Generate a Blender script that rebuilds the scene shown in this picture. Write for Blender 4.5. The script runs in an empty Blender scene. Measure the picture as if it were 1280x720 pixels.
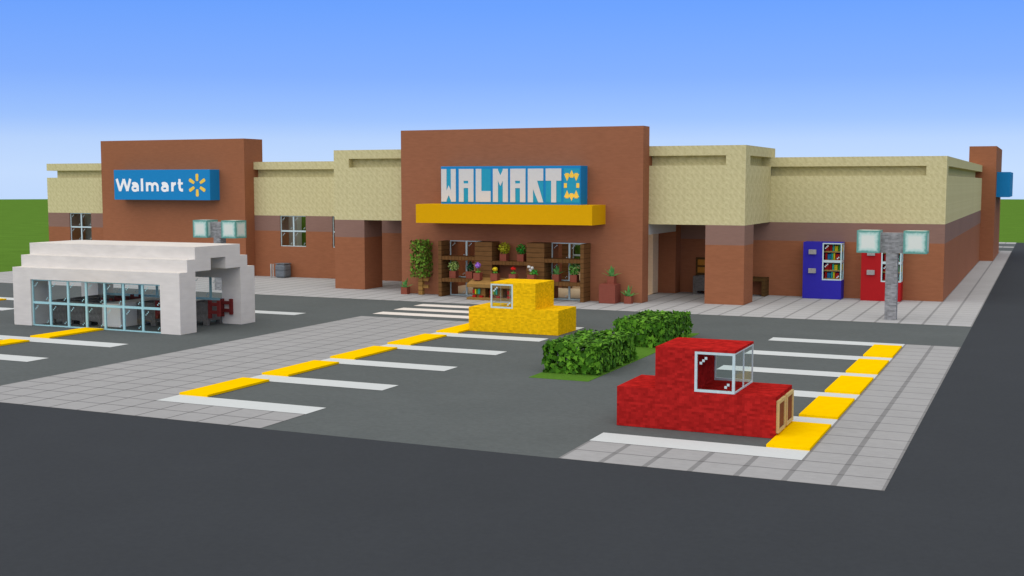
import bpy, bmesh, math, random
from mathutils import Vector, Matrix, Euler
R = math.radians
scn = bpy.context.scene
COL = scn.collection

# ------------------------------------------------------------------ camera
cam = bpy.data.cameras.new('camera'); cam.sensor_width = 36.0
cam.lens = 1497.84 / 1280 * 36.0; cam.clip_start = 0.1; cam.clip_end = 3000
co = bpy.data.objects.new('camera', cam); COL.objects.link(co)
co.location = (2.7614, -24.4085, 6.0994)
co.rotation_euler = (math.pi/2 - 0.08713, 0, 0.41932)
scn.camera = co

# ------------------------------------------------------------------ light
SUN_EL, SUN_AZ = 50.0, 190.0          # azimuth: clockwise from +Y
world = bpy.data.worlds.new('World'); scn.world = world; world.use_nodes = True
wn = world.node_tree; wn.nodes.clear()
sky = wn.nodes.new('ShaderNodeTexSky'); sky.sky_type = 'NISHITA'; sky.sun_disc = False
sky.sun_elevation = R(SUN_EL); sky.sun_rotation = R(SUN_AZ)
sky.air_density = 1.0; sky.dust_density = 0.3; sky.ozone_density = 1.5
bg = wn.nodes.new('ShaderNodeBackground'); bg.inputs[1].default_value = 0.15
wo = wn.nodes.new('ShaderNodeOutputWorld')
# clear blue low down, unseen upper sky made bright and neutral to light the scene: a gradient by height mixed with the sky texture
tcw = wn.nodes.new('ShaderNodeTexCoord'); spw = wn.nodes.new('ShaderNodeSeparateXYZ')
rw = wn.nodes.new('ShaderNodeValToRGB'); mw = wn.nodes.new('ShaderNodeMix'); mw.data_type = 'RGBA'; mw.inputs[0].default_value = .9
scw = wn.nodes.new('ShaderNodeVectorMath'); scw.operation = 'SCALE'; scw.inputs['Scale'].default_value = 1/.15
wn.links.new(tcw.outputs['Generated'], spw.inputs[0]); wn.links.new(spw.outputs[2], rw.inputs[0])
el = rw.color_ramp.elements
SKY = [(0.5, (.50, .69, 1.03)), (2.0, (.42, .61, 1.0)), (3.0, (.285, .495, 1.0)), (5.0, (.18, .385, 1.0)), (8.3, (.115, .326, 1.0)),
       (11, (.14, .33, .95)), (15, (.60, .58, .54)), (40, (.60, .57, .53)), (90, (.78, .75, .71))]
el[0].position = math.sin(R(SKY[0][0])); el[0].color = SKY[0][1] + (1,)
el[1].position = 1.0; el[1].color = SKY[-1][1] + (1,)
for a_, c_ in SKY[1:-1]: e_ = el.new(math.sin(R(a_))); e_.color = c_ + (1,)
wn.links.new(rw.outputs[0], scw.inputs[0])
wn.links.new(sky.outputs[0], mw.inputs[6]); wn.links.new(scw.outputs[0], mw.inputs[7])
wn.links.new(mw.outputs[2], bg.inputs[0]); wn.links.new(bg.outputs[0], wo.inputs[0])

sd = bpy.data.lights.new('sun', 'SUN'); sd.energy = 2.05; sd.angle = R(110); sd.color = (1.0, .955, .90)
so = bpy.data.objects.new('sun', sd); COL.objects.link(so)
so.rotation_euler = (R(90 - SUN_EL), 0, R(180 - SUN_AZ))
so.location = (-10, -30, 60)

scn.view_settings.view_transform = 'Standard'; scn.view_settings.look = 'None'
scn.view_settings.gamma = 1.0; scn.view_settings.exposure = 0.0
scn.view_settings.use_curve_mapping = False

# ------------------------------------------------------------------ materials
def lin(c):
    return tuple((v/255/12.92 if v/255 <= .04045 else ((v/255+.055)/1.055)**2.4) for v in c) + (1.0,)

class N:
    def __init__(s, name):
        s.m = bpy.data.materials.new(name); s.m.use_nodes = True
        s.t = s.m.node_tree; s.b = s.t.nodes['Principled BSDF']
    def n(s, typ, **k):
        x = s.t.nodes.new(typ)
        for a, v in k.items(): setattr(x, a, v)
        return x
    def l(s, a, b): s.t.links.new(a, b)
    def math(s, op, a, b=None, c=None):
        x = s.n('ShaderNodeMath', operation=op)
        for i, v in enumerate((a, b, c)):
            if v is None: continue
            if isinstance(v, (int, float)): x.inputs[i].default_value = v
            else: s.l(v, x.inputs[i])
        return x.outputs[0]
    def vm(s, op, a, b=None):
        x = s.n('ShaderNodeVectorMath', operation=op)
        for i, v in enumerate((a, b)):
            if v is None: continue
            if isinstance(v, (tuple, list)): x.inputs[i].default_value = v
            else: s.l(v, x.inputs[i])
        return x.outputs[0]
    def pix(s, res=16):
        """object coordinates snapped to a grid of small squares, just inside the face"""
        tc = s.n('ShaderNodeTexCoord')
        nn = s.n('ShaderNodeVectorMath', operation='SCALE'); nn.inputs['Scale'].default_value = .012
        s.l(tc.outputs['Normal'], nn.inputs[0])
        p = s.vm('SUBTRACT', tc.outputs['Object'], nn.outputs[0])
        s.p = p
        q = s.vm('MULTIPLY', p, (res,)*3)
        return s.vm('ADD', s.vm('FLOOR', q), (.5,)*3)

MATS = {}
def pixmat(name, rgb, amp=.1, stretch=(.25, .25, 1), rough=.85, rgb2=None, wrap=None, lines=(), res=16,
           detail=1.5, contrast=1.0, broad=0.0, spec=.1, nscale=.9):
    if name in MATS: return MATS[name]
    s = N(name); q = s.pix(res)
    if wrap: q = s.vm('MODULO', s.vm('ADD', q, (wrap*100,)*3), (wrap,)*3)
    q = s.vm('MULTIPLY', q, stretch)
    nz = s.n('ShaderNodeTexNoise'); nz.inputs['Scale'].default_value = nscale; nz.inputs['Detail'].default_value = detail
    nz.inputs['Roughness'].default_value = .6
    s.l(q, nz.inputs['Vector'])
    mr = s.n('ShaderNodeMapRange'); mr.inputs['From Min'].default_value = .5-.22/contrast; mr.inputs['From Max'].default_value = .5+.22/contrast
    s.l(nz.outputs[0], mr.inputs[0])
    f = mr.outputs[0]
    a = lin(rgb); b = lin(rgb2) if rgb2 else tuple(min(1, v*(1+amp)) for v in a[:3])+(1,)
    if not rgb2: a = tuple(v*(1-amp) for v in a[:3])+(1,)
    mx = s.n('ShaderNodeMix', data_type='RGBA'); s.l(f, mx.inputs[0])
    mx.inputs[6].default_value = a; mx.inputs[7].default_value = b
    c = mx.outputs[2]
    if broad:
        n2 = s.n('ShaderNodeTexNoise'); n2.inputs['Scale'].default_value = .35; n2.inputs['Detail'].default_value = 3
        s.l(s.p, n2.inputs['Vector'])
        m2 = s.n('ShaderNodeMix', data_type='RGBA', blend_type='MULTIPLY'); m2.inputs[0].default_value = 1
        r2 = s.n('ShaderNodeMapRange'); r2.inputs['From Min'].default_value = .3; r2.inputs['From Max'].default_value = .7
        r2.inputs['To Min'].default_value = 1-broad; r2.inputs['To Max'].default_value = 1+broad*.4
        s.l(n2.outputs[0], r2.inputs[0]); s.l(c, m2.inputs[6]); s.l(r2.outputs[0], m2.inputs[7]); c = m2.outputs[2]
    for ax, freq, width, fac in lines:       # dark joints: width is the part of the period they fill
        sp = s.n('ShaderNodeSeparateXYZ'); s.l(s.p, sp.inputs[0])
        fr = s.math('FRACT', s.math('ADD', s.math('MULTIPLY', sp.outputs[ax], freq), 1000.0 + width/2))
        k = s.math('LESS_THAN', fr, width)
        m3 = s.n('ShaderNodeMix', data_type='RGBA', blend_type='MULTIPLY'); s.l(k, m3.inputs[0])
        s.l(c, m3.inputs[6]); m3.inputs[7].default_value = (fac, fac, fac, 1); c = m3.outputs[2]
    s.l(c, s.b.inputs['Base Color']); s.b.inputs['Roughness'].default_value = rough
    s.b.inputs['Specular IOR Level'].default_value = spec
    MATS[name] = s.m; return s.m

M = {}
M['lot'] = pixmat('grey_asphalt', (94, 100, 101), .085, (.5, 1, 1), broad=.07, rough=.95, spec=.1)
M['road'] = pixmat('dark_road_concrete', (60, 64, 69), .05, (.6, .6, .6), broad=.05, rough=.95, spec=.1)
M['tile'] = pixmat('smooth_stone_square_tiles', (161, 162, 164), .05, (.3, 1, 1), broad=.05, rough=.9, lines=((0, 1, .06, .52), (1, 1, .06, .52)))
M['tile_wide'] = pixmat('smooth_stone_wide_joint_tiles', (163, 164, 166), .06, (.3, 1, 1), broad=.05, rough=.9, lines=((0, 1, .125, .66), (1, 1, .06, .58)))
M['line'] = pixmat('white_road_paint', (206, 212, 214), .02, (.5, .5, .5), rough=.8, broad=.04)
M['zebra'] = pixmat('bright_white_road_paint', (232, 226, 220), .02, (.5, .5, .5), rough=.8, broad=.04)
M['grass'] = pixmat('mown_grass', (91, 129, 50), .10, (.5, .5, .5), broad=.12, rough=1, spec=0)
M['grass_strip'] = pixmat('planter_grass', (86, 126, 46), .16, (1, 1, 1), rough=1, spec=0)
M['terra'] = pixmat('orange_brown_terracotta', (157, 101, 71), .075, (.16, .16, 1), broad=.05)
M['terra_in'] = pixmat('tower_brown_terracotta', (157, 102, 74), .075, (.16, .16, 1), broad=.05)
M['mauve'] = pixmat('mauve_terracotta', (143, 112, 100), .04, (.16, .16, 1), broad=.06)
M['yconc'] = pixmat('yellow_concrete', (226, 169, 2), .02, (.5, .5, .5))
M['blue'] = pixmat('sign_blue_concrete', (31, 135, 197), .02, (.5, .5, .5), rough=.7)
M['panel'] = pixmat('banner_teal_cloth', (44, 156, 190), .03, (.5, .5, .5))
M['letter'] = pixmat('banner_white_cloth', (212, 212, 212), .02, (.5, .5, .5))
M['white'] = pixmat('white_letter_vinyl', (252, 252, 252), .0, (.5, .5, .5))
M['spark'] = pixmat('golden_vinyl', (252, 208, 82), .02, (.5, .5, .5))
M['quartz'] = pixmat('white_quartz', (223, 218, 212), .045, (.12, .12, .4), contrast=1.1, broad=.06, rough=.7)
M['ywool'] = pixmat('yellow_wool', (240, 189, 20), .17, (.42, .42, .9), rough=1, spec=0, contrast=1.3)
M['ycarpet'] = pixmat('yellow_carpet', (255, 203, 2), .05, (.3, .3, .9), rough=1, spec=0)
M['rwool'] = pixmat('red_wool', (174, 36, 34), .24, (.34, .34, 1.0), rough=1, spec=0, contrast=1.4)
M['andesite'] = pixmat('grey_andesite', (146, 146, 147), .3, (.3, .3, .8), contrast=1.2)
M['cauldron'] = pixmat('dark_grey_iron', (108, 105, 102), .25, (.6, .6, .6), rough=.85, spec=.02, broad=.1)
M['redwood'] = pixmat('red_stained_wood', (116, 44, 42), .15, (.4, .4, 1))
M['bluec'] = pixmat('deep_blue_concrete', (52, 46, 168), .03, (.5, .5, .5), rough=.65)
M['redc'] = pixmat('bright_red_concrete', (176, 30, 34), .03, (.5, .5, .5), rough=.65)
M['button'] = pixmat('grey_stone_button', (160, 158, 156), .12, (1, 1, 1))
M['shelfwood'] = pixmat('pale_shelf_wood', (176, 143, 84), .1, (.3, .3, 1))
M['spruce'] = pixmat('brown_plank_wood', (116, 82, 48), .14, (.18, .18, 1), lines=((2, 4, .16, .55),))
M['spruce_e'] = pixmat('brown_board_edge_wood', (112, 78, 44), .16, (1, 1, .3), lines=((0, 5, .2, .62),))
M['darkoak'] = pixmat('dark_bench_wood', (92, 68, 38), .18, (.7, .7, .7), lines=((2, 5, .2, .7),))
M['oak'] = pixmat('light_oak_wood', (170, 132, 76), .11, (.2, .8, .8), lines=((1, 4, .12, .72),))
M['oakside'] = pixmat('brown_oak_wood', (138, 102, 56), .15, (.3, .3, 1))
M['oakpost'] = pixmat('banded_post_wood', (156, 118, 64), .14, (.4, .4, 1), lines=((2, 4, .2, .6),))
M['birch'] = pixmat('pale_birch_wood', (206, 184, 128), .08, (.5, .5, .5))
M['leather'] = pixmat('brown_leather', (128, 76, 46), .12, (.5, .5, .5))
M['hatch'] = pixmat('orange_hatch_wood', (190, 128, 52), .16, (.7, .7, .7))
M['pot'] = pixmat('clay_pot_terracotta', (142, 78, 62), .08, (.5, .5, 1))
M['decpot'] = pixmat('red_brown_clay', (138, 76, 63), .06, (.3, .3, 1))
M['soil'] = pixmat('dark_soil', (70, 48, 32), .2, (1, 1, 1))
M['beige'] = pixmat('cream_wall_board', (244, 220, 186), .05, (.3, .3, 1))
M['greyboard'] = pixmat('pale_grey_board', (190, 190, 186), .03, (.3, .3, 1))
M['green_wall'] = pixmat('olive_green_board', (104, 140, 48), .06, (.5, .5, .5))
M['frame'] = pixmat('pale_glass_frame', (196, 216, 220), .05, (1, 1, 1), rough=.4)
M['cframe'] = pixmat('cyan_glass_frame', (168, 214, 220), .05, (1, 1, 1), rough=.4)
M['bin'] = pixmat('bluish_grey_bin_metal', (112, 118, 124), .14, (.4, .4, .8), rough=.5, lines=((2, 2, .16, .7),))
M['rod'] = pixmat('light_rod_metal', (176, 174, 170), .1, (1, 1, .4), rough=.4)
M['roof'] = pixmat('grey_roof_felt', (120, 120, 118), .06, (.5, .5, .5))
for nm, c in dict(b_red=(176, 34, 30), b_yellow=(214, 190, 40), b_blue=(40, 110, 150), b_green=(62, 134, 60), b_teal=(60, 170, 150)).items():
    M[nm] = pixmat('goods_' + nm[2:], c, .12, (1, 1, 1))
for nm, c in dict(f_purple=(178, 122, 226), f_yellow=(252, 220, 50), f_red=(222, 44, 36), f_white=(240, 240, 236), f_stem=(84, 142, 52)).items():
    M[nm] = pixmat('flower_' + nm[2:], c, .14, (1, 1, 1))

def sand_mat():
    s = N('pale_sandstone'); q = s.pix(16)
    q = s.vm('MODULO', s.vm('ADD', q, (1600,)*3), (16,)*3)
    sp = s.n('ShaderNodeSeparateXYZ'); s.l(q, sp.inputs[0])
    u = s.math('ADD', sp.outputs[0], sp.outputs[1])
    # two families of slanted streaks crossing each other, the same in every block
    a = s.math('ADD', u, sp.outputs[2]); b = s.math('SUBTRACT', u, sp.outputs[2])
    cb = s.n('ShaderNodeCombineXYZ'); s.l(s.math('MULTIPLY', a, .38), cb.inputs[0]); s.l(s.math('MULTIPLY', b, .15), cb.inputs[1])
    n1 = s.n('ShaderNodeTexNoise'); n1.inputs['Scale'].default_value = 1.0; n1.inputs['Detail'].default_value = 2; s.l(cb.outputs[0], n1.inputs['Vector'])
    cr = s.n('ShaderNodeValToRGB'); e = cr.color_ramp.elements
    e[0].position = .3; e[0].color = lin((193, 184, 134)); e[1].position = .72; e[1].color = lin((217, 209, 160))
    m = e.new(.5); m.color = lin((207, 197, 150))
    s.l(n1.outputs[0], cr.inputs[0])
    n2 = s.n('ShaderNodeTexNoise'); n2.inputs['Scale'].default_value = .35; s.l(s.p, n2.inputs['Vector'])
    r2 = s.n('ShaderNodeMapRange'); r2.inputs['To Min'].default_value = .95; r2.inputs['To Max'].default_value = 1.05; s.l(n2.outputs[0], r2.inputs[0])
    mm = s.n('ShaderNodeMix', data_type='RGBA', blend_type='MULTIPLY'); mm.inputs[0].default_value = 1
    s.l(cr.outputs[0], mm.inputs[6]); s.l(r2.outputs[0], mm.inputs[7])
    s.l(mm.outputs[2], s.b.inputs['Base Color']); s.b.inputs['Roughness'].default_value = .95; s.b.inputs['Specular IOR Level'].default_value = .1
    return s.m
M['sand'] = sand_mat()

def lantern_mat():
    s = N('milky_lantern_glass'); s.pix(16)
    tc = s.n('ShaderNodeTexCoord')
    sp = s.n('ShaderNodeSeparateXYZ'); s.l(tc.outputs['Object'], sp.inputs[0])
    v = [s.math('ABSOLUTE', s.math('SUBTRACT', o, .5)) for o in sp.outputs]
    mx = s.math('MAXIMUM', s.math('MAXIMUM', v[0], v[1]), v[2]); mn = s.math('MINIMUM', s.math('MINIMUM', v[0], v[1]), v[2])
    mid = s.math('SUBTRACT', s.math('SUBTRACT', s.math('ADD', s.math('ADD', v[0], v[1]), v[2]), mx), mn)
    nz = s.n('ShaderNodeTexNoise'); nz.inputs['Scale'].default_value = 7; s.l(tc.outputs['Object'], nz.inputs['Vector'])
    k = s.math('ADD', mid, s.math('MULTIPLY', s.math('SUBTRACT', nz.outputs[0], .5), .12))
    cr = s.n('ShaderNodeValToRGB'); e = cr.color_ramp.elements
    e[0].position = .25; e[0].color = lin((226, 232, 222)); e[1].position = .45; e[1].color = lin((92, 158, 146))
    m = e.new(.36); m.color = lin((188, 222, 212))
    s.l(k, cr.inputs[0]); s.l(cr.outputs[0], s.b.inputs['Base Color']); s.b.inputs['Roughness'].default_value = .35
    return s.m
M['lantern'] = lantern_mat()

def leaf_mat(name, c0, c1, c2):
    s = N(name); g = s.n('ShaderNodeNewGeometry')
    cr = s.n('ShaderNodeValToRGB'); e = cr.color_ramp.elements
    e[0].position = 0; e[0].color = lin(c0); e[1].position = 1; e[1].color = lin(c2)
    m = e.new(.5); m.color = lin(c1)
    s.l(g.outputs['Random Per Island'], cr.inputs[0]); s.l(cr.outputs[0], s.b.inputs['Base Color'])
    s.b.inputs['Roughness'].default_value = .75; s.b.inputs['Specular IOR Level'].default_value = .15
    return s.m
M['hedge'] = leaf_mat('hedge_leaf', (42, 82, 14), (72, 124, 26), (108, 162, 44))
M['azalea'] = leaf_mat('azalea_leaf', (98, 74, 36), (84, 128, 36), (124, 160, 54))
M['bush_lime'] = leaf_mat('lime_bush_leaf', (112, 146, 58), (160, 190, 96), (206, 222, 140))
M['bush_dark'] = leaf_mat('dark_conifer_leaf', (26, 58, 36), (40, 80, 50), (58, 100, 64))
M['bush_olive'] = leaf_mat('olive_bush_leaf', (140, 146, 24), (172, 172, 34), (198, 194, 60))
M['bush_green'] = leaf_mat('fresh_green_bush_leaf', (20, 110, 30), (36, 140, 44), (60, 166, 60))
M['bush_spot'] = leaf_mat('mixed_green_bush_leaf', (54, 120, 40), (90, 160, 60), (170, 196, 120))
M['aloe'] = leaf_mat('aloe_leaf', (76, 140, 70), (98, 164, 86), (124, 184, 104))

def glass_mat(name, tint, gloss):
    s = N(name); s.t.nodes.remove(s.b)
    o = [x for x in s.t.nodes if x.type == 'OUTPUT_MATERIAL'][0]
    tr = s.n('ShaderNodeBsdfTransparent'); tr.inputs[0].default_value = tint + (1,)
    gl = s.n('ShaderNodeBsdfGlossy'); gl.inputs['Roughness'].default_value = .08
    lw = s.n('ShaderNodeLayerWeight'); lw.inputs[0].default_value = .25
    k = s.math('MULTIPLY', lw.outputs['Facing'], gloss)
    mx = s.n('ShaderNodeMixShader'); s.l(k, mx.inputs[0]); s.l(tr.outputs[0], mx.inputs[1]); s.l(gl.outputs[0], mx.inputs[2])
    s.l(mx.outputs[0], o.inputs[0]); return s.m
M['glass'] = glass_mat('clear_window_glass', (.94, .97, .97), .12)
M['cglass'] = glass_mat('faint_cyan_glass', (.96, .98, .985), .08)

# ------------------------------------------------------------------ mesh helpers
class MB:
    def __init__(s): s.v = []; s.f = []
    def box(s, x0, x1, y0, y1, z0, z1):
        if x0 > x1: x0, x1 = x1, x0
        if y0 > y1: y0, y1 = y1, y0
        if z0 > z1: z0, z1 = z1, z0
        n = len(s.v)
        s.v += [(x0,y0,z0),(x1,y0,z0),(x1,y1,z0),(x0,y1,z0),(x0,y0,z1),(x1,y0,z1),(x1,y1,z1),(x0,y1,z1)]
        s.f += [tuple(n+i for i in q) for q in ((0,3,2,1),(4,5,6,7),(0,1,5,4),(1,2,6,5),(2,3,7,6),(3,0,4,7))]
        return s
    def quad(s, *p):
        n = len(s.v); s.v += list(p); s.f.append(tuple(range(n, n+len(p)))); return s
    def sheet(s, x0, x1, y0, y1, z): return s.quad((x0,y0,z),(x1,y0,z),(x1,y1,z),(x0,y1,z))
    def prism(s, poly, y0, y1):
        """outline in x, z (counter-clockwise seen from -y) pushed from y0 (front) to y1"""
        n = len(s.v); k = len(poly)
        s.v += [(x, y0, z) for x, z in poly] + [(x, y1, z) for x, z in poly]
        s.f.append(tuple(n+i for i in range(k))); s.f.append(tuple(n+k+i for i in reversed(range(k))))
        for i in range(k):
            j = (i+1) % k; s.f.append((n+j, n+i, n+k+i, n+k+j))
        return s
    def add(s, vs, fs):
        n = len(s.v); s.v += list(vs); s.f += [tuple(n+i for i in f) for f in fs]; return s
    def build(s, name, mat, parent=None, origin=(0, 0, 0), bevel=0):
        me = bpy.data.meshes.new(name)
        o = origin
        me.from_pydata([(x-o[0], y-o[1], z-o[2]) for x, y, z in s.v], [], s.f)
        mats = mat if isinstance(mat, (list, tuple)) else [mat]
        for m in mats: me.materials.append(M[m])
        me.update()
        ob = bpy.data.objects.new(name, me); COL.objects.link(ob)
        if parent is not None: ob.parent = parent
        else: ob.location = o
        if bevel:
            b = ob.modifiers.new('bevel', 'BEVEL'); b.width = bevel; b.segments = 2
        return ob
def boxes(name, mat, lst, parent=None, origin=(0, 0, 0), bevel=0):
    b = MB()
    for q in lst: b.box(*q)
    return b.build(name, mat, parent, origin, bevel)

def tag(o, label=None, cat=None, group=None, kind=None):
    if label: o['label'] = label
    if cat: o['category'] = cat
    if group: o['group'] = group
    if kind: o['kind'] = kind
    return o
def thing(name, loc, label, cat, group=None):
    o = bpy.data.objects.new(name, None); COL.objects.link(o); o.location = loc
    o.empty_display_size = .2
    return tag(o, label, cat, group)
def dup(root, loc, label, group=None):
    r = root.copy(); COL.objects.link(r); r.location = loc; r['label'] = label
    if group: r['group'] = group
    def rec(a, b):
        for ch in list(a.children):
            c = ch.copy(); COL.objects.link(c); c.parent = b; rec(ch, c)
    rec(root, r); return r
def struct(name, mb, mat): return tag(mb.build(name, mat), kind='structure')

W = 1/16
def pane_cells(fr, pn, cells, y, th=.06, glass=.02, marks=True, W=.05):
    """upright panes facing -Y: every cell is one block with a 1/16 border and highlight marks built as small raised squares"""
    for x, z, w, h in cells:
        a, b = y - th/2, y + th/2
        fr.box(x, x+w, a, b, z, z+W); fr.box(x, x+w, a, b, z+h-W, z+h)
        fr.box(x, x+W, a, b, z+W, z+h-W); fr.box(x+w-W, x+w, a, b, z+W, z+h-W)
        pn.box(x+W, x+w-W, y-glass/2, y+glass/2, z+W, z+h-W)
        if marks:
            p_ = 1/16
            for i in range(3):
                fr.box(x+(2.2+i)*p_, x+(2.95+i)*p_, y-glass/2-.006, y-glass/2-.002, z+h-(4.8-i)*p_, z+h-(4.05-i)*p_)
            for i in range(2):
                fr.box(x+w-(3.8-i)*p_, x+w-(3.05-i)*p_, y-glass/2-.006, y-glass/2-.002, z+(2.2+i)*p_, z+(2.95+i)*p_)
def window(parent, x0, x1, z0, z1, y, frame='frame', glass='glass', name='window'):
    fr, pn = MB(), MB()
    pane_cells(fr, pn, [(x, z, 1, 1) for x in range(int(x0), int(x1)) for z in range(int(z0), int(z1))], y)
    f = fr.build(name, frame, parent); pn.build('pane', glass, f); return f

# ------------------------------------------------------------------ ground and sky-wide setting
g = MB(); CX, CY, RAD = 2.76, -24.4, 500
g.quad(*[(CX+RAD*math.cos(2*math.pi*i/128), CY+RAD*math.sin(2*math.pi*i/128), -.012) for i in range(128)])
struct('ground', g, 'grass')
struct('road', MB().sheet(-63, 16, -45, 0, -.006).sheet(0, 16, 0, 110, -.006), 'road')
struct('parking_lot', MB().sheet(-63, 0, 0, 30, -.006).sheet(-63, 0, 93, 110, -.006), 'lot')
struct('lot_pavement', MB().sheet(-26, -20, 0, 23, 0).sheet(-20, -15, 0, 2, 0), 'tile')
struct('corner_pavement', MB().sheet(-2, 0, 0, 23, 0).sheet(-7, -2, 0, 2, 0), 'tile_wide')
M['tile_store'] = pixmat('pale_store_tiles', (178, 179, 181), .05, (.3, 1, 1), broad=.05, rough=.9, lines=((0, 1, .11, .64), (1, 1, .06, .66)))
struct('store_pavement', MB().sheet(-63, 0, 30, 41, 0).sheet(-2, 0, 41, 93, 0).sheet(-6, 0, 99, 101, 0).sheet(-6, 0, 107, 110, 0), 'tile_store')
def lines(name, lst, mat='line'):
    for x0, x1, y0, y1 in lst: struct(name, MB().sheet(x0, x1, y0, y1, .004), mat)
lines('parking_line', [(-7, -2, y, y+1) for y in (2, 6, 10, 14, 18, 22)] + [(-20, -15, y, y+1) for y in (2, 6, 10, 14, 18, 22)]
      + [(-38, -29, y, y+1) for y in (2, 6, 10, 22)] + [(-52, -43, y, y+1) for y in (2, 6, 10, 14, 18, 22)])
lines('crosswalk_stripe', [(-26, -20, y, y+1) for y in (24, 26, 28)], 'zebra')
struct('planter_grass', MB().box(-12, -10, 10, 23, -.011, .006), 'grass_strip')

# ------------------------------------------------------------------ the store
B = thing('store_building', (-32, 60, 0), 'long flat-roofed store of terracotta with a cream sandstone upper wall and three brown towers', 'building')
BO = (-32, 60, 0)
def bpart(name, mat, lst, parent=None): return boxes(name, mat, lst, parent or B, BO)

def strip(x0, x1, y0, y1, z0, z1, holes):
    """wall along X between z0 and z1 with window holes (x0, x1, z0, z1)"""
    out = []; xs = sorted({x0, x1, *[h[0] for h in holes], *[h[1] for h in holes]})
    xs = [x for x in xs if x0 <= x <= x1]
    for a, b in zip(xs, xs[1:]):
        z = z0
        for h in sorted([h for h in holes if h[0] <= a and h[1] >= b], key=lambda h: h[2]):
            ha, hb = max(h[2], z0), min(h[3], z1)
            if hb <= ha: continue
            if ha > z: out.append((a, b, y0, y1, z, ha))
            z = hb
        if z < z1: out.append((a, b, y0, y1, z, z1))
    return out
WIN = [(-61, -59, 2, 4), (-43, -41, 2, 4), (-39, -37, 2, 4)]
lo, md, up = [], [], []
for a, b in ((-63, -57), (-45, -30), (-16, -2)):
    lo += strip(a, b, 41, 42, 0, 3, WIN); md += strip(a, b, 41, 42, 3, 4, WIN)
lo += [(-3, -2, 42, 92, 0, 3), (-63, -62, 42, 92, 0, 3), (-62, -3, 91, 92, 0, 3)]
md += [(-3, -2, 42, 92, 3, 4), (-63, -62, 42, 92, 3, 4), (-62, -3, 91, 92, 3, 4)]
bpart('lower_wall', 'terra', lo)
bpart('wall_band', 'mauve', md)
# cream upper wall with the recessed slot under its coping
for a, b in ((-63, -57), (-45, -30), (-16, -3)):
    up.append((a, b, 41, 42, 4, 6.5)); up.append((a if a != -63 else -62.5, b, 41.5, 42, 6.5, 7))
up += [(-3, -2, 41, 92, 4, 6.5), (-3, -2, 41, 42, 6.5, 7), (-3, -2.5, 42, 92, 6.5, 7)]
up += [(-63, -62, 42, 92, 4, 6.5), (-62.5, -62, 42, 92, 6.5, 7), (-62, -3, 91, 92, 4, 7)]
bpart('upper_wall', 'sand', up)
bpart('coping', 'sand', [(-63, -57, 41, 42, 7, 7.5), (-45, -35, 41, 42, 7, 7.5), (-11, -3, 41, 42, 7, 7.5), (-3, -2, 41, 92, 7, 7.5), (-63, -62, 42, 92, 7, 7.5), (-62, -3, 91, 92, 7, 7.5)])
# porches left and right of the entrance
for sgn, (a, b) in ((-1, (-35, -30)), (1, (-16, -11))):
    pl = [(a, b, 35, 41, 4, 7)]
    if sgn < 0: pl += [(a, a+1, 35, 36, 7, 7.5), (a+1, b, 35.5, 36, 7, 7.5), (a+.5, b, 36, 41, 7, 7.5), (a, b, 41, 42, 7, 7.5)]
    else: pl += [(b-1, b, 35, 36, 7, 7.5), (a, b-1, 35.5, 36, 7, 7.5), (a, b-.5, 36, 41, 7, 7.5), (a, b, 41, 42, 7, 7.5)]
    pl.append((a, b, 35, 42, 7.5, 8))
    bpart('porch_canopy', 'sand', pl)
    px = a if sgn < 0 else b-2
    p = bpart('pillar', 'terra', [(px, px+2, 35, 37, 0, 3)])
    bpart('pillar_top', 'mauve', [(px, px+2, 35, 37, 3, 4)], p)
# centre tower with doorways
DO = [(-27, -25, 0, 3), (-21, -19, 0, 3)]
ct = bpart('entrance_tower', 'terra_in', strip(-30, -16, 34, 35, 0, 9, DO))
bpart('awning', 'yconc', [(-28, -18, 32, 34, 4, 5)])
bpart('side_lintel', 'greyboard', [(-17, -16, 35, 40, 3.45, 4)])
bpart('entrance_side_wall', 'terra', [(-17, -16, 40, 41, 0, 4), (-17, -16, 35, 41, 4, 8)])
bpart('entrance_side_wall', 'terra', [(-30, -29, 35, 41, 0, 8)])
bpart('entrance_back_wall', 'terra', [(-30, -16, 41, 42, 4, 7.4)])
bpart('entrance_reveal', 'beige', [(-18.2, -17, 39, 40.99, 0, 3.45)])
for x0 in (-27, -21):
    fr, pn = MB(), MB()
    pane_cells(fr, pn, [(x0+i, 0, 1, 1) for i in (0, 1)] + [(x0+i, 1, 1, 1) for i in (0, 1)] + [(x0+i, 2, 1, 1) for i in (0, 1)], 34.06)
    fr.v = [(x-BO[0], y-BO[1], z) for x, y, z in fr.v]; pn.v = [(x-BO[0], y-BO[1], z) for x, y, z in pn.v]
    f = fr.build('door_frame', 'frame', B); pn.build('pane', 'glass', f)
for x0, x1, z0, z1 in WIN:
    fr, pn = MB(), MB()
    pane_cells(fr, pn, [(x, z, 1, 1) for x in (x0, x0+1) for z in (2, 3)], 41.12)
    fr.v = [(x-BO[0], y-BO[1], z) for x, y, z in fr.v]; pn.v = [(x-BO[0], y-BO[1], z) for x, y, z in pn.v]
    f = fr.build('window', 'frame', B); pn.build('pane', 'glass', f)
# left and right towers
bpart('tower', 'terra', [(-57, -45, 40, 42, 0, 9)])
bpart('tower', 'terra', [(-2, -1, 77, 89, 0, 9), (-3, -2, 77, 89, 7.5, 9), (-2.5, -2, 77, 89, 6.5, 7)])
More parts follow.
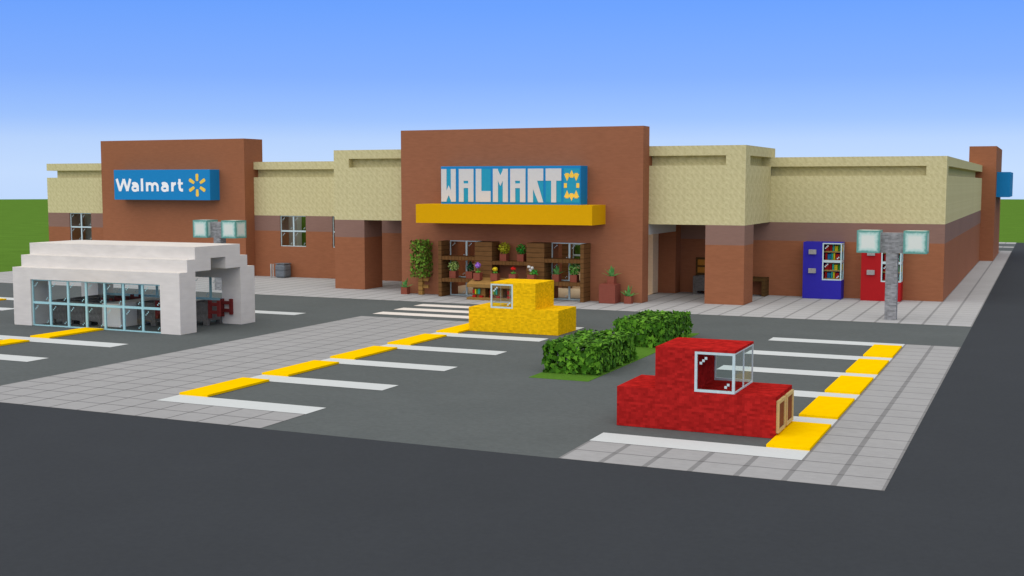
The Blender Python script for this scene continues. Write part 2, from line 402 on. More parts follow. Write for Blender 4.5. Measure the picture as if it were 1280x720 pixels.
# inside: floor, partitions, roof with unseen gaps put in to light the rooms behind the glass
bpart('interior_floor', 'beige', [(-29, -17, 35, 41, 0, .02), (-62, -3, 42, 91, 0, .02)])
bpart('interior_wall', 'terra', [(-48, -45.3, 45.2, 46, 0, 3)])
bpart('interior_wall_band', 'mauve', [(-48, -45.3, 45.2, 46, 3, 4.4)])
bpart('interior_column', 'greyboard', [(-45.3, -44.62, 45.3, 45.9, 0, 4.4)])
bpart('interior_column', 'greyboard', [(-42.6, -41.9, 45.3, 45.9, 0, 4.4)])
bpart('interior_wall', 'greyboard', [(-61.75, -58, 43.3, 43.5, 0, 4.4)])
bpart('interior_wall', 'green_wall', [(-47.5, -36, 46.6, 46.8, 0, 4.4)])
bpart('interior_dado', 'beige', [(-29, -25.6, 40.4, 41, 0, 1.3)])
bpart('interior_dado', 'beige', [(-22.3, -18.2, 40.4, 41, 0, 1.3)])
bpart('interior_wall', 'beige', [(-28.3, -23.8, 40.4, 41, 1.3, 4)])
bpart('interior_wall', 'terra_in', [(-29, -28.3, 40.4, 41, 1.3, 4)])
bpart('interior_wall', 'terra_in', [(-23.8, -22.9, 40.4, 41, 0, 4)])
bpart('interior_column', 'spruce', [(-22.9, -22.3, 40.3, 41, 0, 4)])
bpart('interior_wall', 'green_wall', [(-22.3, -18.2, 40.8, 41, 1.3, 4)])
fr, pn = MB(), MB()
pane_cells(fr, pn, [(x-BO[0], z, .65, .65) for x in (-22.3, -21.65, -21.0, -20.35) for z in (1.3, 1.95, 2.6)], 40.5-BO[1], marks=False)
f = fr.build('inner_window', 'frame', B); pn.build('pane', 'glass', f)
bpart('roof', 'roof', [(-62, -3, 52, 91, 6.3, 6.45), (-57, -48, 42, 52, 6.3, 6.45), (-35, -3, 42, 52, 6.3, 6.45), (-29, -17, 35, 36, 7.0, 7.2)])

# ------------------------------------------------------------------ signs
s1 = thing('store_sign', (-51, 40, 5), 'blue box sign with rounded white lettering and yellow spark on the left brown tower', 'sign', 'blue signs on the store')
boxes('sign_box', 'blue', [(-55, -47, 39, 40, 5, 7)], s1, (-51, 40, 5), bevel=.01)
# rounded sans letters drawn as flat strokes (coordinates measured on the sign face: x right, z up, block units)
ltr = MB(); SW = .20; lay = [0]
def stroke(pts, w=SW, closed=False):
    d = .010 + .0006*(lay[0] % 12); lay[0] += 1
    P_ = [Vector((a, b)) for a, b in pts]; n = len(P_); L_, R_ = [], []
    for i in range(n):
        a = P_[(i-1) % n] if (closed or i) else P_[0]; b = P_[(i+1) % n] if (closed or i < n-1) else P_[-1]
        t = (b-a).normalized(); k = Vector((-t.y, t.x))*w/2
        if 0 < i < n-1 or closed:
            t1 = (P_[i]-a).normalized(); c = max(.6, abs(t.dot(t1))); k = k/c
        L_.append(P_[i]+k); R_.append(P_[i]-k)
    for i in range(n if closed else n-1):
        j2 = (i+1) % n
        q = [R_[i], R_[j2], L_[j2], L_[i]]
        if (q[1]-q[0]).cross(q[2]-q[0]) < 0: q = q[::-1]
        ltr.prism([(p.x-4, p.y+.0) for p in q], -1.0-d-.002, -1.0-d+.002)
def arc(cx, cz, rx, rz, a0, a1, n=14): return [(cx+rx*math.cos(R(a0+(a1-a0)*i/n)), cz+rz*math.sin(R(a0+(a1-a0)*i/n))) for i in range(n+1)]
XH, BL, TP = 1.17, .57, 1.40          # x-height, baseline, cap height
m_ = SW/2
stroke([(.25, TP), (.52, BL+.02)]); stroke([(.52, BL+.02), (.86, TP-.02)], .19); stroke([(.86, TP-.02), (1.14, BL+.02)], .19); stroke([(1.14, BL+.02), (1.42, TP)])
def small_a(x):
    stroke([(x+.06, XH-.13), (x+.16, XH-m_+.015), (x+.32, XH-m_+.02), (x+.44, XH-m_-.03), (x+.51, XH-.25), (x+.51, BL)])
    stroke(arc(x+.29, BL+.19, .22, .145, 62, 300), .17)
    stroke([(x+.38, BL+.325), (x+.51, BL+.345)], .15); stroke([(x+.38, BL+.06), (x+.50, BL+.16)], .13)
small_a(1.52)
stroke([(2.41, BL), (2.41, TP+.02)])
stroke([(2.84, BL), (2.84, XH)])
for x in (2.84, 3.28): stroke(arc(x+.22, XH-.28, .22, .195, 172, 0, 10) + [(x+.44, BL)], .185)
small_a(4.02)
stroke([(4.95, BL), (4.95, XH)]); stroke(arc(5.22, XH-.37, .26, .285, 160, 84, 8), .19)
stroke([(5.55, TP-.02), (5.55, BL+.22), (5.60, BL+.12), (5.68, BL+.085), (5.82, BL+.085)], .19); stroke([(5.40, XH-.075), (5.82, XH-.075)], .15)
ltr.build('lettering', 'white', s1)
sp = MB(); scx, scz = -48.02, 5.98
for k in range(6):
    a = math.pi/2 + k*math.pi/3; dx, dz = math.cos(a), math.sin(a); nx, nz = -dz, dx
    pts = []
    for r_, w_ in ((.27, .06), (.30, .09), (.62, .115), (.70, .105), (.74, .06)): pts.append((r_, w_))
    poly = [(scx+dx*r_-nx*w_, scz+dz*r_-nz*w_) for r_, w_ in pts] + [(scx+dx*r_+nx*w_, scz+dz*r_+nz*w_) for r_, w_ in reversed(pts)]
    poly = [(x+51, z-5) for x, z in poly]
    sp.prism(poly, -1.02, -1.003)
sp.build('spark_emblem', 'spark', s1)

s2 = thing('store_sign', (-23, 34, 5), 'blue box sign with blocky grey capitals and a yellow sun above the yellow awning', 'sign', 'blue signs on the store')
boxes('sign_box', 'blue', [(-27, -19, 33, 34, 5, 7)], s2, (-23, 34, 5), bevel=.01)
def rect(a, b, c, d): return [(a, b), (c, b), (c, d), (a, d)]
def chev(x0, x1, e, m, t): return [(x0, e-t), ((x0+x1)/2, m-t), (x1, e-t), (x1, e), ((x0+x1)/2, m), (x0, e)]
LET = {
 'W': [rect(0, 0, .36, 1), rect(.66, 0, 1, 1), chev(.36, .66, .34, .5, .3)],
 'A': [rect(0, 0, .33, 1), rect(.64, 0, 1, 1), rect(.33, .64, .64, 1), rect(.33, .42, .64, .56)],
 'L': [rect(0, 0, .38, 1), rect(.38, 0, 1, .33)],
 'M': [rect(0, 0, .34, 1), rect(.66, 0, 1, 1), chev(.34, .66, .96, .80, .32)],
 'R': [rect(0, 0, .34, 1), rect(.34, .64, 1, 1), [(.34, .4), (.68, 0), (1, 0), (.60, .64), (.34, .64)]],
 'T': [rect(0, .64, 1, 1), rect(.36, 0, .68, .64)]}
pan, glyph = MB(), MB()
for i, ch in enumerate('WALMART '):
    x0 = -27 + i + (.03 if i == 0 else .08) - 0; w, z0, h = .87, 5.12, 1.74
    x0 += 23
    pan.box(x0-.0, x0+w, -1.012, -1.002, z0-5, z0+h-5)
    if ch != ' ':
        for poly in LET[ch]: glyph.prism([(x0+u*w, z0+v*h-5) for u, v in poly], -1.03, -1.0125)
    else: sx, sz = x0+w/2, z0+h/2-5
pan.build('banner_panel', 'panel', s2); glyph.build('lettering', 'letter', s2)
sun = MB()
for cx, cz, w, h, up_ in ((0, .62, .16, .34, 1), (-.25, .4, .16, .36, -1), (.25, .4, .16, .36, -1), (0, -.62, .16, .34, -1), (-.25, -.42, .16, .36, 1), (.25, -.42, .16, .36, 1)):
    p = [(sx+cx-w, sz+cz-h/2*up_), (sx+cx, sz+cz+h/2*up_), (sx+cx+w, sz+cz-h/2*up_)]
    sun.prism(p if up_ < 0 else p[::-1], -1.025, -1.0125)
    sun.prism(rect(sx+cx-.09, sz+cz-h/2*up_*.9-.07, sx+cx+.09, sz+cz-h/2*up_*.9+.07), -1.024, -1.0125)
for s_ in (-1, 1):
    sun.prism(rect(*sorted((sx+s_*.26, sx+s_*.42))[:1], sz-.12, sorted((sx+s_*.26, sx+s_*.42))[1], sz+.12) , -1.025, -1.0125)
sun.build('sun_emblem', 'spark', s2)
s3 = thing('store_sign', (-.5, 83, 5), 'plain blue side of a box sign on the far right tower, seen edge-on', 'sign', 'blue signs on the store')
boxes('sign_box', 'blue', [(-1, 0, 79, 87, 5, 7)], s3, (-.5, 83, 5), bevel=.01)

# ------------------------------------------------------------------ wheel stops
ORD = ['nearest the dark road', 'second from the dark road', 'third from the dark road', 'fourth from the dark road', 'farthest from the dark road']
def wheel_stop(x, y, label, proto=[None]):
    if proto[0] is None:
        o = MB().box(0, 1, 0, 3, 0, W).build('wheel_stop', 'ycarpet', None, (0, 0, 0)); o.location = (x, y, .004)
        proto[0] = o
    else:
        o = proto[0].copy(); COL.objects.link(o); o.location = (x, y, .004)
    return tag(o, label, 'wheel stop', 'yellow wheel stops between the parking lines')
for i, y in enumerate((3, 7, 11, 15, 19)):
    extra = (', under the red car nose', '', '', '', '')[i]
    wheel_stop(-3, y, 'flat yellow mat in the right parking row, ' + ORD[i])
for i, y in enumerate((3, 7, 11, 15, 19)):
    wheel_stop(-20, y, 'flat yellow mat along the wide tiled path, ' + ORD[i])
for y, t in ((3, 'nearest the dark road'), (7, 'cut by the left picture edge'), (11, 'touching the front of the white cart shelter'), (19, 'behind the white cart shelter')):
    wheel_stop(-34, y, 'flat yellow mat between parking lines, ' + t)
wheel_stop(-48, 19, 'flat yellow mat at the far left beyond the white shelter')

# ------------------------------------------------------------------ cars
def car(x, y, mir, wool, label, mid=.012, far=.03):
    """block car four long and two wide; local +x is its nose"""
    o = thing('car', (x, y, 0), label, 'car')
    m = -1 if mir else 1
    bx = lambda a, b: (min(a*m, b*m), max(a*m, b*m))
    boxes('body', wool, [(*bx(0, 4), 0, 2, .002, 1)], o)
    boxes('cabin', wool, [(*bx(1, 2), 0, 2, 1, 2)], o)
    boxes('roof', wool, [(*bx(1, 3), 0, 2, 2, 2+W)], o)
    fr, pn = MB(), MB(); e = .002
    a, b = bx(2, 3); b -= e if not mir else 0; a += e if mir else 0
    z0, z1 = 1+e, 2-e
    for y0, y1 in ((e, W), (2-W, 2-e)):
        fr.box(a, b, y0, y1, z0, z0+W); fr.box(a, b, y0, y1, z1-W, z1)
        pw = W if y0 < 1 else far
        fr.box(a, a+pw, y0, y1, z0+W, z1-W); fr.box(b-pw, b, y0, y1, z0+W, z1-W)
        pn.box(a+W, b-W, (y0+y1)/2-.008, (y0+y1)/2+.008, z0+W, z1-W)
        yy = y0 - .0
        if y0 > 1: continue
        for i in range(3): fr.box(a+(2+i)*W, a+(3+i)*W, yy, yy+.01, z1-(5-i)*W, z1-(4-i)*W)  # diagonal highlights on the near pane, built as frame-coloured squares
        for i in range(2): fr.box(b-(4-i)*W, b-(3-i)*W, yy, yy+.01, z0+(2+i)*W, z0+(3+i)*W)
    nx = (b-W, b) if not mir else (a, a+W)
    t_ = .035 if mid > .01 else .01; nx = (b-t_, b) if not mir else (a, a+t_)
    fr.box(*nx, W, 2-W, z0, z0+t_); fr.box(*nx, W, 2-W, z1-t_, z1); fr.box(*nx, 1-mid, 1+mid, z0+t_, z1-t_)
    pn.box((nx[0]+nx[1])/2-.008, (nx[0]+nx[1])/2+.008, W, 2-W, z0+W, z1-W)
    f = fr.build('windscreen', 'frame', o); pn.build('pane', 'glass', f)
    return o
rc = car(-7, 4, False, 'rwool', 'blocky red car with two wooden square lamps on its nose, in the right parking row')
yc = car(-15, 20, True, 'ywool', 'blocky yellow car facing left in front of the flower shelves', .003, .008)
for k in (0, 1):
    y0 = .08+k; y1 = y0+.84
    hl = MB()
    for q in ((y0, y1, .12, .20), (y0, y1, .82, .9), (y0, y0+.09, .20, .82), (y1-.09, y1, .20, .82)): hl.box(4.002, 4.065, *q)
    h = hl.build('headlight', 'birch', rc)
    boxes('lens', 'leather', [(4.002, 4.035, y0+.09, y1-.09, .20, .82)], h)

# ------------------------------------------------------------------ hedges
def leaf_poly(c, n, size, rng, lobes=3):
    n = n.normalized(); u = n.orthogonal().normalized(); u.rotate(Matrix.Rotation(rng.random()*6.28, 3, n)); v = n.cross(u)
    pts = []
    if lobes == 3:
        for r, a in ((.5, -90), (.28, -50), (.62, -10), (.36, 30), (.75, 90), (.36, 150), (.62, 190), (.28, 230)):
            q = R(a); pts.append(c + (u*math.cos(q) + v*math.sin(q))*r*size)
    else:
        for r, a in ((.7, -90), (.42, -20), (.42, 20), (.8, 90), (.42, 160), (.42, 200)):
            q = R(a); pts.append(c + (u*math.cos(q) + v*math.sin(q))*r*size)
    return [tuple(p) for p in pts]
def leaf_block(x0, x1, y0, y1, z0, z1, n, size, seed, depth=.3, lobes=3, bottom=False):
    rng = random.Random(seed); mb = MB()
    dx, dy, dz = x1-x0, y1-y0, z1-z0
    faces = [((0,-1,0), dx*dz), ((0,1,0), dx*dz), ((1,0,0), dy*dz), ((-1,0,0), dy*dz), ((0,0,1), dx*dy)]
    if bottom: faces.append(((0,0,-1), dx*dy))
    for _ in range(n):
        nr = Vector(rng.choices([f[0] for f in faces], [f[1] for f in faces])[0])
        d = (rng.random()**2)*depth
        p = Vector((rng.uniform(x0, x1), rng.uniform(y0, y1), rng.uniform(z0, z1)))
        for ax, (lo_, hi_) in enumerate(((x0, x1), (y0, y1), (z0, z1))):
            if nr[ax] > .5: p[ax] = hi_ - d
            elif nr[ax] < -.5: p[ax] = lo_ + d
        # keep the outline square, with leaves that poke out a little
        t = nr + Vector((rng.gauss(0, .22), rng.gauss(0, .22), rng.gauss(0, .22)+.06))
        mb.quad(*leaf_poly(p, t, size*rng.uniform(.7, 1.25), rng, lobes))
    return mb
for (y0, y1), lab, sd_ in (((11, 15), 'clipped green hedge nearer the red car, on a grass strip', 3), ((18, 22), 'clipped green hedge farther back on the grass strip, toward the store', 5)):
    o = thing('hedge', (-11, (y0+y1)/2, 0), lab, 'hedge', 'hedges on the grass strip')
    mb = leaf_block(-12+.05, -10-.05, y0+.05, y1-.05, .03, .97, 2700, .165, sd_)
    mb.build('foliage', 'hedge', o, (-11, (y0+y1)/2, 0))

# ------------------------------------------------------------------ cart shelter
SO = (-33.5, 16.5, 0)
S = thing('cart_shelter', SO, 'white stepped-roof cart shelter with cyan-framed glass walls', 'shelter')
def spart(name, mat, lst, parent=None): return boxes(name, mat, lst, parent or S, SO)
spart('roof', 'quartz', [(-38, -29, 15, 18, 3, 3.5), (-38, -29, 14.5, 16, 2.5, 3), (-38, -29, 17, 18.5, 2.5, 3)])
spart('eaves', 'quartz', [(-38, -29, 14, 15, 2, 2.5), (-38, -29, 18, 19, 2, 2.5)])
for x in (-38, -30):
    for y in (14, 18): spart('post', 'quartz', [(x, x+1, y, y+1, 0, 2)])
spart('divider', 'quartz', [(-34, -33, 15.01, 17.9, 0, .99)])
for y in (14.12, 18.5):
    fr, pn = MB(), MB()
    pane_cells(fr, pn, [(x-SO[0], z, 1, 1) for x in range(-37, -30) for z in (0, 1)], y-SO[1])
    f = fr.build('window', 'cframe', S); pn.build('pane', 'cglass', f)

# carts: an open iron basket on four stub legs, some with a pair of red handles
def make_cart(loc, label, handle):
    o = thing('shopping_cart', loc, label, 'cart', 'dark carts in the shelter')
    b = MB(); z0, t = .19, .125; a, c = .01, .99
    b.box(a, c, a, c, z0, z0+.06)
    b.box(a, c, a, a+t, z0+.06, 1); b.box(a, c, c-t, c, z0+.06, 1); b.box(a, a+t, a+t, c-t, z0+.06, 1); b.box(c-t, c, a+t, c-t, z0+.06, 1)
    b.build('basket', 'cauldron', o)
    for lx in (0, 1):
        for ly in (0, 1):
            x0 = a if lx == 0 else c-.25; y0 = a if ly == 0 else c-.25
            boxes('leg', 'cauldron', [(x0, x0+.25, y0 if ly == 0 else y0+.12, y0+.13 if ly == 0 else y0+.25, .005, z0)], o)
    if handle:
        for y0 in (.02, .86):
            h = MB()
            h.box(1.0, 1.13, y0, y0+.12, .32, 1.1); h.box(1.47, 1.6, y0, y0+.12, .42, 1.1)
            h.box(1.13, 1.47, y0+.01, y0+.11, .86, 1.0); h.box(1.13, 1.47, y0+.01, y0+.11, .52, .66)
            h.build('handle', 'redwood', o)
    return o
cp = make_cart((-37, 15, 0), 'dark grey cart in the front row behind the glass, leftmost of three', False)
dup(cp, (-36, 15, 0), 'dark grey cart in the front row behind the glass, middle of three')
dup(cp, (-35, 15, 0), 'dark grey cart in the front row behind the glass, next to the white divider')
dup(cp, (-37, 16, 0), 'dark grey cart at the left of the middle row in the white shelter')
dup(cp, (-37, 17, 0), 'dark grey cart at the left of the back row in the white shelter')
ch = make_cart((-31, 17, 0), 'dark grey cart with red handles poking out of the open shelter end', True)
dup(ch, (-33, 16, 0), 'dark grey cart with red handles right of the white divider behind the glass')
dup(ch, (-36, 16, 0), 'dark grey cart with red handles in the middle row left of the divider')
dup(ch, (-36, 17, 0), 'dark grey cart with red handles in the back row left of the divider')

# ------------------------------------------------------------------ street lamps
def lamp(loc, label):
    o = thing('street_lamp', loc, label, 'street lamp', 'stone lamp posts with two cube lanterns')
    boxes('post', 'andesite', [(.25, .75, .25, .75, 0, 3)], o, bevel=.008)
    boxes('crossbar', 'andesite', [(0, 1, .3, .7, 3, 3.9)], o, bevel=.008)
    for x in (-1, 1):
        l = boxes('lantern', 'lantern', [(.002, .998, .002, .998, 0, 1)], o); l.location = (x, 0, 3)
    return o
lp = lamp((-4, 31, 0), 'grey stone lamp post with two cube lanterns beside the red vending machine')
dup(lp, (-41, 31, 0), 'grey stone lamp post with two cube lanterns rising behind the white shelter')

# ------------------------------------------------------------------ vending machines
def vending(loc, mat, label):
    o = thing('vending_machine', loc, label, 'vending machine', 'vending machines against the right wall')
    boxes('cabinet', mat, [(0, 1, 0, .998, .003, 3), (1, 2, 0, .998, .003, 1), (1, 2, 0, .998, 2.97, 3.0), (1, 1.98, .8, .998, 1, 2.97)], o)
    for z in (1.36, 2.36):
        boxes('button', 'button', [(.3, .69, -.125, 0, z, z+.25)], o, bevel=.01)
    fr, pn = MB(), MB()
    for z in (1, 2):
        z1 = z+1 if z == 1 else 2.97
        fr.box(1.002, 2, .002, W, z, z+W); fr.box(1.002, 2, .002, W, z1-W, z1); fr.box(1.002, 1.002+W, .002, W, z+W, z1-W); fr.box(2-W, 2, .002, W, z+W, z1-W)
        fr.box(2-W, 2, W, .8, z, z+W); fr.box(2-W, 2, W, .8, z1-W, z1); fr.box(2-W, 2, .8-W, .8, z+W, z1-W)
        pn.box(1.002+W, 2-W, .02, .035, z+W, z1-W); pn.box(2-.04, 2-.025, W, .8-W, z+W, z1-W)
        for i in range(3): fr.box(1+(2+i)*W, 1+(3+i)*W, .012, .018, z1-(5-i)*W, z1-(4-i)*W)  # highlight marks on the display glass, modelled as small squares
        for i in range(2): fr.box(2-(4-i)*W, 2-(3-i)*W, .012, .018, z+(2+i)*W, z+(3+i)*W)
    f = fr.build('display_window', 'frame', o); pn.build('pane', 'glass', f)
    sh = boxes('shelf', 'shelfwood', [(1.05, 1.93, .25, .8, z, z+.07) for z in (1.02, 1.46, 2.0, 2.46)] + [(1.05, 1.93, .25, .8, z, z+.05) for z in (1.9, 2.9)], o)
    rows = [(1.09, (('b_red', .1), ('b_blue', .17), ('b_teal', .07), ('b_yellow', .08), ('b_red', .2))), (1.53, (('b_red', .2), ('b_red', .12), ('b_teal', .08), ('b_yellow', .16), ('b_green', .1)))]
    for zb in (0, 1):
        for z, items in rows:
            x = 1.1
            for it, w in items:
                h = .3 if w > .12 else .34
                boxes('goods', it, [(x, x+w, .3, .72, z+zb-.02+.002, z+zb+h-.02)], o); x += w+.03
            boxes('goods', 'b_teal' if z < 1.3 else 'b_yellow', [(x, x+.05, .3, .75, z+zb-.018, z+zb+.3)], o)
    return o
vending((-9, 40, 0), 'bluec', 'deep blue vending machine with stocked glass shelves')
vending((-6, 40, 0), 'redc', 'red vending machine with stocked glass shelves behind the stone lamp post')

# ------------------------------------------------------------------ entrance shelves and counter
E1 = thing('plant_shelf', (-24, 33.5, 0), 'brown plank shelf unit left of the entrance wall, in front of the left glass door', 'shelf', 'brown plant shelves')
eo = (-24, 33.5, 0)
boxes('side_panel', 'spruce', [(-27.19, -27.0, 33.0, 33.99, 0, 3)], E1, eo)
boxes('shelf', 'spruce_e', [(-27, -25, 33.02, 33.99, 2.0, 2.19)], E1, eo); boxes('shelf', 'spruce_e', [(-27, -25, 33.02, 33.99, .81, 1.0)], E1, eo)
boxes('plank_block', 'spruce', [(-25, -24, 33, 33.99, 1.0, 3)], E1, eo)
E2 = thing('plant_shelf', (-23, 33.5, 1.8), 'single brown shelf board between the two plank columns', 'shelf', 'brown plant shelves')
boxes('shelf', 'spruce_e', [(-24, -22, 33.02, 33.99, 1.81, 2.0)], E2, (-23, 33.5, 1.8))
E3 = thing('plant_shelf', (-20, 33.5, 0), 'brown plank shelf unit in front of the right glass door, behind the yellow car', 'shelf', 'brown plant shelves')
eo = (-20, 33.5, 0)
boxes('side_panel', 'spruce', [(-19.0, -18.81, 33.0, 33.99, 0, 3)], E3, eo)
boxes('shelf', 'spruce_e', [(-21, -19, 33.02, 33.99, 2.0, 2.19)], E3, eo); boxes('shelf', 'spruce_e', [(-21, -19, 33.02, 33.99, .81, 1.0)], E3, eo)
boxes('plank_block', 'spruce', [(-22, -21, 33, 33.99, .0, 3)], E3, eo)

def stand(loc, label):
    o = thing('display_stand', loc, label, 'display stand', 'wooden stands under the flower pots')
    boxes('base', 'oak', [(.0, 1, .0, 1, 0, .125)], o)
    boxes('post', 'oakside', [(.24, .95, .28, .8, .125, .8)], o)
    goods = [('b_red', .27, .45, .13, .24), ('b_green', .5, .6, .3, .55), ('b_red', .28, .4, .34, .52), ('b_yellow', .42, .48, .3, .56), ('b_red', .66, .85, .13, .22), ('b_teal', .62, .68, .3, .58)]
    for m_, x0, x1, z0, z1 in goods: boxes('goods', m_, [(x0, x1, .14, .277, z0, z1)], o)
    t = MB(); t.add([(0, 0, .66), (1, 0, .66), (1, 1, .95), (0, 1, .95), (0, 0, .83), (1, 0, .83), (1, 1, 1.12), (0, 1, 1.12)],
          [(0,3,2,1),(4,5,6,7),(0,1,5,4),(1,2,6,5),(2,3,7,6),(3,0,4,7)])
    t.build('sloped_top', 'oak', o)
    return o
st = stand((-25, 32, 0), 'wooden stand with a sloped top, leftmost, under the purple flower')
dup(st, (-24, 32, 0), 'wooden stand with a sloped top under the yellow flower')
dup(st, (-23, 32, 0), 'wooden stand with a sloped top under the red flower')
dup(st, (-22, 32, 0), 'wooden stand with a sloped top under the white flowers')

# ------------------------------------------------------------------ potted plants
def pot_part(o):
    p = MB(); a, t = .1875, .0625
    p.box(-a, a, -a, a, 0, .06); p.box(-a, a, -a, -a+t, .06, .375); p.box(-a, a, a-t, a, .06, .375)
    p.box(-a, -a+t, -a+t, a-t, .06, .375); p.box(a-t, a, -a+t, a-t, .06, .375)
    p.build('pot', 'pot', o); boxes('soil', 'soil', [(-a+t, a-t, -a+t, a-t, .06, .31)], o)
def bush(o, mat, seed, r=.3, h=.62, n=260, taper=0.0, name='foliage'):
    rng = random.Random(seed); mb = MB()
    while len(mb.f) < n:
        p = Vector((rng.uniform(-1, 1), rng.uniform(-1, 1), rng.uniform(-1, 1)))
        if p.length > 1: continue
        k = 1 - taper*(p.z+1)/2
        c = Vector((p.x*r*k, p.y*r*k, .33 + (p.z+1)/2*h))
        mb.quad(*leaf_poly(c, p + Vector((rng.gauss(0, .5), rng.gauss(0, .5), rng.gauss(0, .5)+.2)), .075*rng.uniform(.7, 1.3), rng, 1))
    mb.build(name, mat, o)
    boxes('stem', 'f_stem', [(-.02, .02, -.02, .02, .31, .36+h*.5)], o)
def aloe(o, seed, k=1.0):
    rng = random.Random(seed); mb = MB()
    for i in range(11):
        a = i*2.4 + rng.random()*.5; el = (.15, .75, 1.25)[i % 3] + rng.random()*.2
        L = k*rng.uniform(.34, .48)*(1.15 if i % 3 == 2 else 1); prev = None
        d = Vector((math.cos(a), math.sin(a), 0)); sN = Vector((-d.y, d.x, 0))
        for j in range(5):
            t = j/4; r = L*t*math.cos(el); z = .33 + L*t*math.sin(el)*(1.25-.25*t) + (.06*t if i % 3 == 0 else 0); w = .075*(1-t)**.6*k + .004
            c = d*r + Vector((0, 0, z)); th = Vector((0, 0, .018*(1-t)+.003))
            ring = [c - sN*w, c - th, c + sN*w, c + th]
            if prev:
                n = len(mb.v); mb.v += [tuple(x) for x in prev+ring]
                for q in range(4): mb.f.append((n+q, n+(q+1) % 4, n+4+(q+1) % 4, n+4+q))
            prev = ring
    mb.build('leaves', 'aloe', o)
def flower(o, mat, seed, kind):
    rng = random.Random(seed)
    st_ = MB().box(-.018, .018, -.018, .018, .31, .62 if kind != 'low' else .5)
    for a in (0, 1.6, 3.2, 4.7):
        c = Vector((math.cos(a)*.09, math.sin(a)*.09, .44)); st_.quad(*leaf_poly(c, Vector((math.cos(a)*.3, -.9, .6)), .1, rng, 1))
    st_.build('stem', 'f_stem', o)
    h = MB()
    if kind == 'ball': ctr, r, n, kz = [(0, 0, .78)], .165, 130, 1
    elif kind == 'low': ctr, r, n, kz = [(0, 0, .6)], .15, 90, .8
    elif kind == 'flat': ctr, r, n, kz = [(0, 0, .66)], .155, 90, .6
    else: ctr, r, n, kz = [(-.16, 0, .78), (-.08, .02, .6), (.02, -.02, .72)], .085, 110, 1
    for _ in range(n):
        c0 = Vector(rng.choice(ctr)); q = Vector((rng.gauss(0, 1), rng.gauss(0, 1), rng.gauss(0, 1))).normalized()
        p = c0 + Vector((q.x, q.y, q.z*kz))*r*rng.uniform(.6, 1)
        h.quad(*leaf_poly(p, q, .07, rng, 1))
    h.build('blossom', mat, o)
    if kind == 'sprig':
        l = MB()
        for i in range(26):
            l.quad(*leaf_poly(Vector((rng.uniform(.05, .3), rng.uniform(-.1, .1), rng.uniform(.36, .62))), Vector((rng.gauss(0, .4), -1, rng.gauss(0, .5))), .085, rng, 1))
        l.build('leaves', 'bush_green', o)
def potted(x, y, z, label):
    o = thing('potted_plant', (x, y, z), label, 'potted plant', 'potted plants around the entrance'); pot_part(o); return o
o = potted(-29.5, 33.5, 0, 'spiky green aloe in a clay pot on the ground left of the small tree'); aloe(o, 1, 1.15)
o = potted(-26.5, 33.5, 1.0, 'lime green bush in a clay pot on the left shelf unit'); bush(o, 'bush_lime', 2, .31, .62)
o = potted(-25.5, 33.5, 1.0, 'dark conifer seedling in a clay pot on the left shelf unit'); bush(o, 'bush_dark', 3, .27, .62, 260, .65)
o = potted(-23.5, 33.5, 2.0, 'olive yellow bush in a clay pot on the middle shelf board'); bush(o, 'bush_olive', 4, .34, .68, 320)
o = potted(-22.5, 33.5, 2.0, 'bright green bush in a clay pot on the middle shelf board'); bush(o, 'bush_green', 5, .32, .6, 200)
o = potted(-20.5, 33.5, 1.0, 'spiky green plant in a clay pot on the right shelf unit'); aloe(o, 6, 1.2)
o = potted(-19.5, 33.5, 1.0, 'speckled leafy bush in a clay pot on the right shelf unit'); bush(o, 'bush_spot', 7, .36, .72, 330)
o = potted(-24.6, 32.55, 1.01, 'purple ball flower in a clay pot on the leftmost wooden stand'); flower(o, 'f_purple', 8, 'ball')
o = potted(-23.6, 32.55, 1.01, 'yellow flower in a clay pot on a wooden stand'); flower(o, 'f_yellow', 9, 'low')
o = potted(-22.55, 32.55, 1.01, 'red flower in a clay pot on a wooden stand'); flower(o, 'f_red', 10, 'flat')
o = potted(-21.5, 32.55, 1.01, 'small white flowers with fresh leaves in a clay pot behind the yellow car roof'); flower(o, 'f_white', 11, 'sprig')
o = potted(-16.55, 33.5, 0, 'spiky green aloe in a clay pot on the ground right of the red-brown block'); aloe(o, 12, 1.25)
dpo = thing('planter_block', (-17.55, 33.45, 0), 'large square red-brown clay planter standing by the tower corner', 'planter')
boxes('planter_body', 'decpot', [(-.4375, .4375, -.4375, .4375, 0, .97)], dpo, bevel=.015); boxes('planter_rim', 'decpot', [(-.36, .36, -.36, .36, .97, 1.0)], dpo)
o = potted(-17.45, 33.45, 1.0, 'spiky green aloe in a clay pot on top of the red-brown block'); aloe(o, 13, 1.25)

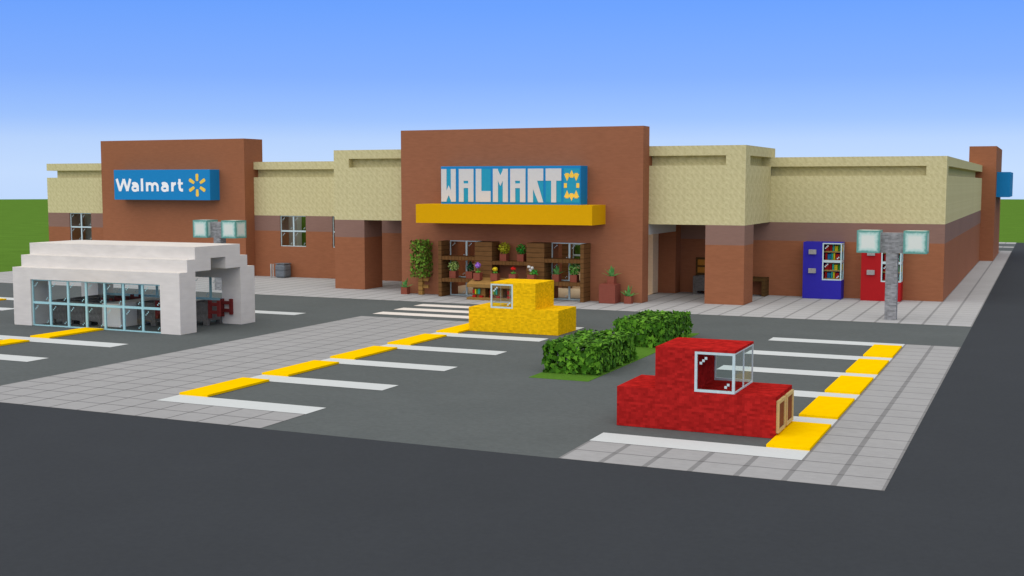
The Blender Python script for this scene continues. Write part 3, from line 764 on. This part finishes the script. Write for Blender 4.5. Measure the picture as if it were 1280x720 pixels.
# small tree by the entrance
tr = thing('small_tree', (-28.5, 33.5, 0), 'small square-crowned azalea tree on a wooden post left of the shelves', 'tree')
boxes('trunk', 'oakpost', [(-.125, .125, -.125, .125, 0, 1.2), (.125, .45, -.06, .06, .75, .93), (.125, .45, -.06, .06, .38, .55)], tr)
leaf_block(-.46, .46, -.46, .46, 1.0, 2.98, 900, .125, 21, .3, 1, True).build('crown', 'azalea', tr)

# ------------------------------------------------------------------ things along the wall
o = thing('cauldron', (-14.5, 40.5, 0), 'dark iron cauldron standing under a wooden hatch, partly behind the right pillar', 'cauldron')
b = MB(); z0, t = .19, .125
b.box(-.5, .5, -.49, .49, z0, .3); b.box(-.5, .5, -.49, -.49+t, .3, 1); b.box(-.5, .5, .49-t, .49, .3, 1); b.box(-.5, -.5+t, -.49+t, .49-t, .3, 1); b.box(.5-t, .5, -.49+t, .49-t, .3, 1)
b.build('cauldron_bowl', 'cauldron', o)
for x in (-.5, .25):
    for y in (-.49, .24): boxes('leg', 'cauldron', [(x, x+.25, y, y+.25, 0, z0)], o)
o = thing('wall_hatch', (-14.5, 41, 1.0), 'orange wooden hatch on the wall above the dark cauldron', 'hatch')
h = MB(); h.box(-.6, .4, -.06, 0, .0, .12); h.box(-.6, .4, -.06, 0, .86, .98); h.box(-.6, -.5, -.06, 0, .12, .86); h.box(.3, .4, -.06, 0, .12, .86); h.box(-.5, .3, -.06, 0, .44, .54)
h.build('hatch_frame', 'darkoak', o); boxes('hatch_board', 'hatch', [(-.5, .3, -.035, -.0, .12, .44), (-.5, .3, -.035, -.0, .54, .86)], o)
o = thing('bench', (-12, 40.5, 0), 'dark wooden bench between the right pillar and the blue vending machine', 'bench')
boxes('seat', 'darkoak', [(-1, 1.0, -.5, .49, .81, 1)], o); boxes('leg', 'darkoak', [(.81, .998, -.498, .49, 0, .808)], o); boxes('leg', 'darkoak', [(-.998, -.81, -.498, .49, 0, .808)], o)
o = thing('trash_bin', (-42.5, 40.5, 0), 'dark bluish grey trash bin with two pale rods by the left window', 'trash bin')
boxes('bin_body', 'bin', [(-.36, .42, -.4, .42, 0, .88)], o, bevel=.14); boxes('bin_rim', 'bin', [(-.34, .4, -.38, .4, .88, .93)], o)
boxes('rod', 'rod', [(-.63, -.56, -.46, -.38, 0, .9)], o); boxes('rod', 'rod', [(-.45, -.39, -.46, -.41, 0, .9)], o)
